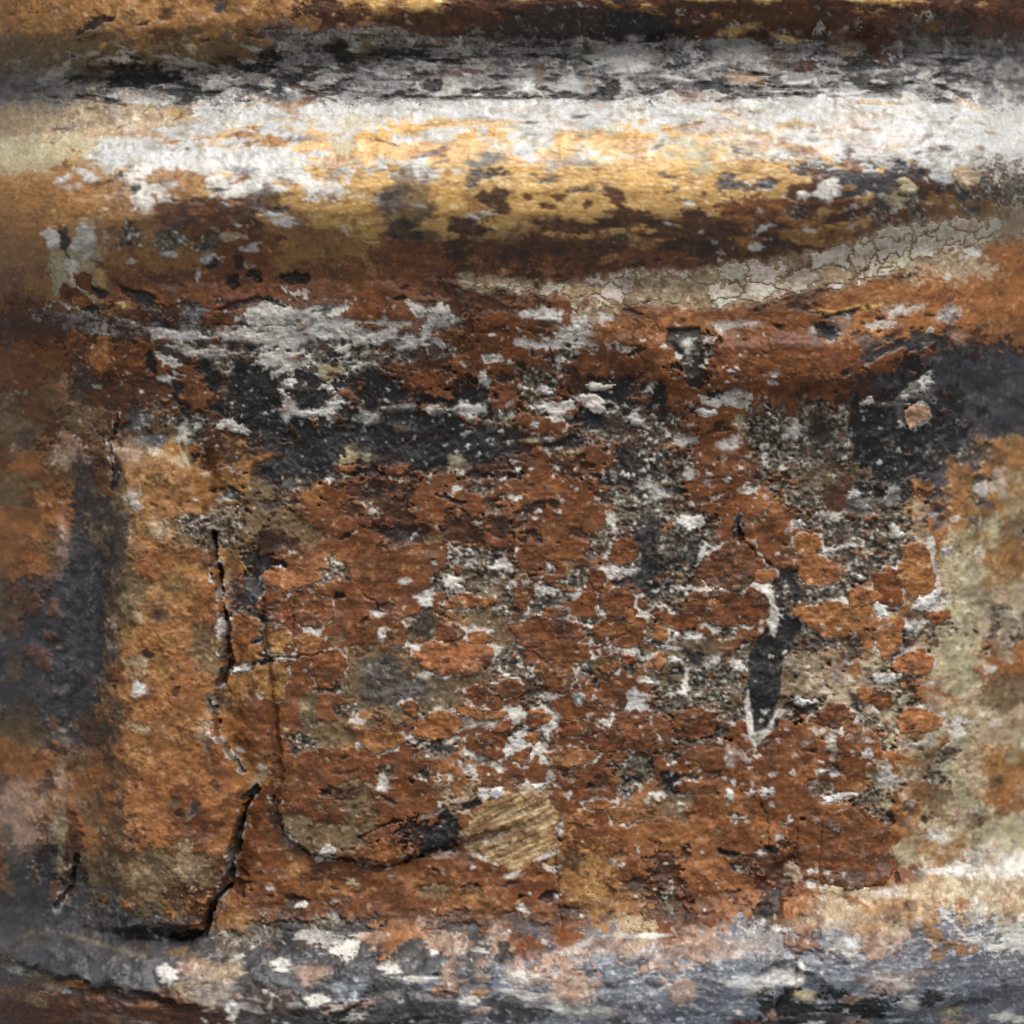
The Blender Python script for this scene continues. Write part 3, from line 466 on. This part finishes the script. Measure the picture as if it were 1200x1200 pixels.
# fine relief everywhere
micro = n9*0.55 + n4*0.55 + h15*0.5
tor2 = sm(118, 140, Wv)*(1-sm(300, 330, Wv))
F += HL*(1-0.6*tor2) + micro*GT*(1-0.5*tor2)

# regional tint of the bare wood and the coats (real discolouration, wide and faint)
tint = 1 + 0.16*n60[..., None]*np.array([1, .8, .6], np.float32)
COL = np.clip(COL*tint, 0.004, 0.88)

# ------------------------------------------------------------------ material
def material(name, bump=0.35, grain=0.16, varnish=0.0):
    m = bpy.data.materials.new(name); m.use_nodes = True; nt = m.node_tree; L = nt.links; b = nt.nodes['Principled BSDF']
    at = nt.nodes.new('ShaderNodeAttribute'); at.attribute_name = 'paint'; fi = nt.nodes.new('ShaderNodeAttribute'); fi.attribute_name = 'finish'
    tc = nt.nodes.new('ShaderNodeTexCoord'); mp = nt.nodes.new('ShaderNodeMapping'); mp.inputs['Scale'].default_value = (1, 1, 1.8); L.new(tc.outputs['Object'], mp.inputs[0])
    n1 = nt.nodes.new('ShaderNodeTexNoise'); n1.inputs['Scale'].default_value = 1500; n1.inputs['Detail'].default_value = 4; n1.inputs['Roughness'].default_value = 0.65; L.new(mp.outputs[0], n1.inputs['Vector'])
    n2 = nt.nodes.new('ShaderNodeTexNoise'); n2.inputs['Scale'].default_value = 420; n2.inputs['Detail'].default_value = 3; L.new(mp.outputs[0], n2.inputs['Vector'])
    mr = nt.nodes.new('ShaderNodeMapRange'); mr.inputs[1].default_value = 0.3; mr.inputs[2].default_value = 0.7; mr.inputs[3].default_value = 1-grain*2; mr.inputs[4].default_value = 1+grain*2; L.new(n1.outputs[0], mr.inputs[0])
    mx = nt.nodes.new('ShaderNodeMix'); mx.data_type = 'RGBA'; mx.blend_type = 'MULTIPLY'; mx.inputs[0].default_value = 1.0
    L.new(at.outputs['Color'], mx.inputs[6]); L.new(mr.outputs[0], mx.inputs[7]); L.new(mx.outputs[2], b.inputs['Base Color'])
    sp = nt.nodes.new('ShaderNodeSeparateColor'); L.new(fi.outputs['Color'], sp.inputs[0]); L.new(sp.outputs[0], b.inputs['Metallic'])
    ra = nt.nodes.new('ShaderNodeMath'); ra.operation = 'MULTIPLY_ADD'; L.new(n2.outputs[0], ra.inputs[0]); ra.inputs[1].default_value = 0.35; L.new(sp.outputs[1], ra.inputs[2])
    rs = nt.nodes.new('ShaderNodeMath'); rs.operation = 'SUBTRACT'; L.new(ra.outputs[0], rs.inputs[0]); rs.inputs[1].default_value = 0.17; rs.use_clamp = True; L.new(rs.outputs[0], b.inputs['Roughness'])
    bp = nt.nodes.new('ShaderNodeBump'); bs = nt.nodes.new('ShaderNodeMath'); bs.operation = 'MULTIPLY'; L.new(sp.outputs[2], bs.inputs[0]); bs.inputs[1].default_value = bump; L.new(bs.outputs[0], bp.inputs['Strength']); bp.inputs['Distance'].default_value = 0.0003
    L.new(n1.outputs[0], bp.inputs['Height']); L.new(bp.outputs[0], b.inputs['Normal'])
    b.inputs['Specular IOR Level'].default_value = 0.3; b.inputs['Coat Weight'].default_value = varnish; b.inputs['Coat Roughness'].default_value = 0.38
    return m
M_GILT = material('worn_gilding', 0.15, 0.08, 0.32); M_PAINT = material('flaking_paint', 0.4, 0.12, 0.0); M_GESSO = material('chalky_gesso', 0.35, 0.12); M_BASE = material('sky_tinted_grey_paint', 0.35, 0.11, 0.2)  # base coat carries the bluish skylight in its colour

# ------------------------------------------------------------------ meshes cut from the one continuous face
def link(name, me, mat, parent):
    me.materials.append(mat); o = bpy.data.objects.new(name, me); scene.collection.objects.link(o); o.parent = parent
    return o
def mesh_from(name, co, faces, col, fin):
    me = bpy.data.meshes.new(name); nv, nf = len(co), len(faces)
    me.vertices.add(nv); me.loops.add(nf*4); me.polygons.add(nf)
    me.vertices.foreach_set('co', co.astype(np.float32).ravel()); me.loops.foreach_set('vertex_index', faces.astype(np.int32).ravel())
    me.polygons.foreach_set('loop_start', np.arange(0, nf*4, 4, dtype=np.int32)); me.polygons.foreach_set('use_smooth', np.ones(nf, bool))
    me.update(calc_edges=True)
    for nm, dat in (('paint', col), ('finish', fin)):
        a = me.attributes.new(nm, 'FLOAT_COLOR', 'POINT'); a.data.foreach_set('color', np.concatenate([dat, np.ones((nv, 1), np.float32)], 1).astype(np.float32).ravel())
    return me
def pos(u, v, f): return np.stack([(u-600)*S, -f*S, (600-v)*S], -1)
def cut(name, cells, r0, c0, f, col, rg, met, gt, mat, parent, skirt=None, closed=False, sharp=False):
    """cells: bool window of grid cells; r0, c0 its corner; f, col ...: vertex windows one larger than cells"""
    nr, nc = cells.shape
    used = np.zeros((nr+1, nc+1), bool); used[:-1, :-1] |= cells; used[1:, :-1] |= cells; used[:-1, 1:] |= cells; used[1:, 1:] |= cells
    idx = np.full(used.shape, -1, np.int64); idx[used] = np.arange(used.sum())
    u = U[r0:r0+nr+1, c0:c0+nc+1]; v = V[r0:r0+nr+1, c0:c0+nc+1]
    co = pos(u[used], v[used], f[used]); C = col[used]; fin = np.stack([met[used], rg[used], gt[used]], -1)
    rr, cc = np.nonzero(cells)
    a, b, c, d = idx[rr, cc], idx[rr, cc+1], idx[rr+1, cc+1], idx[rr+1, cc]
    faces = [np.stack([a, d, c, b], 1)]
    if skirt is not None:                     # side walls down (or back) to the given level
        n0 = used.sum()
        if sharp: co = np.concatenate([co, co, pos(u[used], v[used], skirt[used])]); C = np.concatenate([C]*3); fin = np.concatenate([fin]*3)
        else: co = np.concatenate([co, pos(u[used], v[used], skirt[used])]); C = np.concatenate([C]*2); fin = np.concatenate([fin]*2)
        t0 = n0 if sharp else 0; b0 = 2*n0 if sharp else n0
        p = np.pad(cells, 1)
        for dr, dc, e0, e1 in ((-1, 0, (0, 0), (0, 1)), (0, 1, (0, 1), (1, 1)), (1, 0, (1, 1), (1, 0)), (0, -1, (1, 0), (0, 0))):
            out = cells & ~p[1+dr:1+dr+nr, 1+dc:1+dc+nc]; r_, c_ = np.nonzero(out)
            i0 = idx[r_+e0[0], c_+e0[1]]; i1 = idx[r_+e1[0], c_+e1[1]]
            faces.append(np.stack([i0+t0, i1+t0, i1+b0, i0+b0], 1))
        if closed: faces.append(np.stack([a, b, c, d], 1) + b0)
    return link(name, mesh_from(name, co, np.concatenate(faces), C, fin), mat, parent)

root = bpy.data.objects.new('carved_pedestal', None); scene.collection.objects.link(root); root.location = (0, 0, 0)
root['label'] = 'weathered carved wooden pedestal with worn gilding and flaking rust-red paint over white gesso'; root['category'] = 'pedestal'

Wc = Wv[:-1, :-1] + n9[:-1, :-1]*1.5
Uc, Vc = U[:-1, :-1], V[:-1, :-1]
blk = (dxe[:-1, :-1] > -1) & (Vc + n25[:-1, :-1]*4 > 515) & (Vc + n25[:-1, :-1]*4 < 1096) & (Uc + n25[:-1, :-1]*8 > 112)
part_id = np.select([Wc < 60, Wc < 121, Wc < 330, Wc < 392, blk, Wc < 1095], [0, 1, 2, 3, 4, 5], 6)
PN = [('upper_fascia', M_PAINT, 'brown gilded edge with shade painted on its underside'), ('grey_cove', M_GESSO, 'grey streaked hollow moulding'), ('torus_moulding', M_GILT, 'rounded moulding with worn gold leaf and white gesso, top sheen and underside shade painted in'), ('neck_moulding', M_PAINT, 'rust-red band below the rounded moulding'),
      ('corner_block', M_PAINT, 'orange-brown rounded corner block beside a deep crack'), ('die_panel', M_PAINT, 'pitted rust-red panel of flaking paint'), ('base_moulding', M_BASE, 'worn grey base moulding, bluish skylight painted in')]
back = np.full(U.shape, -190.0, np.float32)
PARTS = []
outer = np.zeros((N-1, N-1), bool)
for i, (nm, mat, lab) in enumerate(PN):
    m = part_id == i; rr, cc = np.nonzero(m); r0, r1, c0, c1 = rr.min(), rr.max()+1, cc.min(), cc.max()+1
    vs = np.s_[r0:r1+1, c0:c1+1]
    o = cut(nm, m[r0:r1, c0:c1], r0, c0, F[vs], COL[vs], RG[vs], ME[vs], GT[vs], mat, root, skirt=F[vs]-14 if i in (4,) else (back[vs]), closed=(i not in (4,)), sharp=True)
    o['label'] = lab; PARTS.append(o)

# ------------------------------------------------------------------ flakes that stand proud of the face
taken = np.zeros((N-1, N-1), bool)
def make_flake(kind, k, sdf, w, thick, level=None):
    r0, c0 = w[0].start, w[1].start
    inside = sdf > 0.2
    cells = inside[:-1, :-1] & inside[1:, :-1] & inside[:-1, 1:] & inside[1:, 1:]
    tw = taken[r0:r0+cells.shape[0], c0:c0+cells.shape[1]]
    cells = cells[:tw.shape[0], :tw.shape[1]] & ~tw
    if cells.sum() < 8: return
    tw |= cells
    vs = (slice(r0, r0+cells.shape[0]+1), slice(c0, c0+cells.shape[1]+1)); sd = sdf[:cells.shape[0]+1, :cells.shape[1]+1]
    un = np.maximum(UF[vs], sd) if kind == 'paint_flake' else (sd if level is None else level[:sd.shape[0], :sd.shape[1]])
    h = np.maximum(HT[k][vs]-HL[vs], -1.0)*0.5
    f = F[vs] + h + thick*(0.45+0.55*sm(0, 5, un)) + 0.6*np.exp(-np.clip(un, 0, 9)/2.0)
    f = np.maximum(f, F[vs]+0.4)
    tone = (1 + (0.06 if kind == 'gesso_plate' else 0.045)*rng.randn())*np.array([1+0.05*rng.randn(), 1, 1+0.05*rng.randn()], np.float32)
    c = TX[k][vs]
    if k in 'RNO': c = mix(c, TX['D' if k == 'R' else 'R'][vs], sm(0.05, 0.45, pD[vs]+0.3*n60[vs])*0.6); c = mix(c, TX['T'][vs], sm(0.25, 0.6, pA[vs])*0.35)
    c = (c*tone).astype(np.float32)
    if k in 'RNOV': c = mix(c, np.broadcast_to(lin((190,170,148)), c.shape), (1-sm(0.0, 2.4, un + n9b[vs]*2.0))*sm(0.0, .5, n25b[vs]+n60[vs]*0.4+n9[vs]*0.4)*0.5)
    c = mix(c, OVC[vs], OVA[vs]*0.8)
    c = np.clip(c*(1-0.3*lines[vs])[..., None], 0.004, 0.88)
    rg = np.full(f.shape, RF[k], np.float32); me = np.full(f.shape, MT[k], np.float32)
    rr, cc = np.nonzero(cells); pid = np.bincount(part_id[r0:r0+cells.shape[0], c0:c0+cells.shape[1]][rr, cc], minlength=7).argmax()
    return cut(kind, cells, r0, c0, f, c, rg, me, np.full(f.shape, GRIT[k], np.float32), M_GESSO if kind.startswith('gesso') else M_PAINT, PARTS[pid], skirt=F[vs]-1.0)
for fl in reversed(FLAKES): make_flake(*fl)

# the strip of cracked gesso along the lower lip of the torus: every plate between the cracks is a piece
w = wband
q1, q2, qid = worley((U[w]+n9[w]*4+n25[w]*6+n60[w]*14)*0.66, V[w]+n9b[w]*5 + n25b[w]*9 + n60b[w]*16 + U[w]*0.12, 24, 41)
gap = (q2-q1)*12 + 0.0 + n9[w]*1.3 + n25b[w]*1.8 + n60[w]*1.0
n_pl = 0
for i in np.unique(qid[sb > 1]):
    sd = np.where(qid == i, np.minimum(sb, gap), -5).astype(np.float32)
    if (sd > 0.2).sum() < 14 or rng.rand() < 0.05: continue
    rr, cc = np.nonzero(sd > -4.9); a, b, c, d = rr.min(), rr.max()+2, cc.min(), cc.max()+2
    make_flake('gesso_plate', 'T' if rng.rand() < 0.12 else 'E', sd[a:b, c:d], (slice(w[0].start+a, w[0].start+b), slice(w[1].start+c, w[1].start+d)), 1.0, sb[a:b, c:d]); n_pl += 1
print('flakes', len(FLAKES), 'plates', n_pl, 'time', round(time.time()-T0, 1), 'tris', sum(len(o.data.polygons)*2 for o in scene.objects if o.type == 'MESH'))
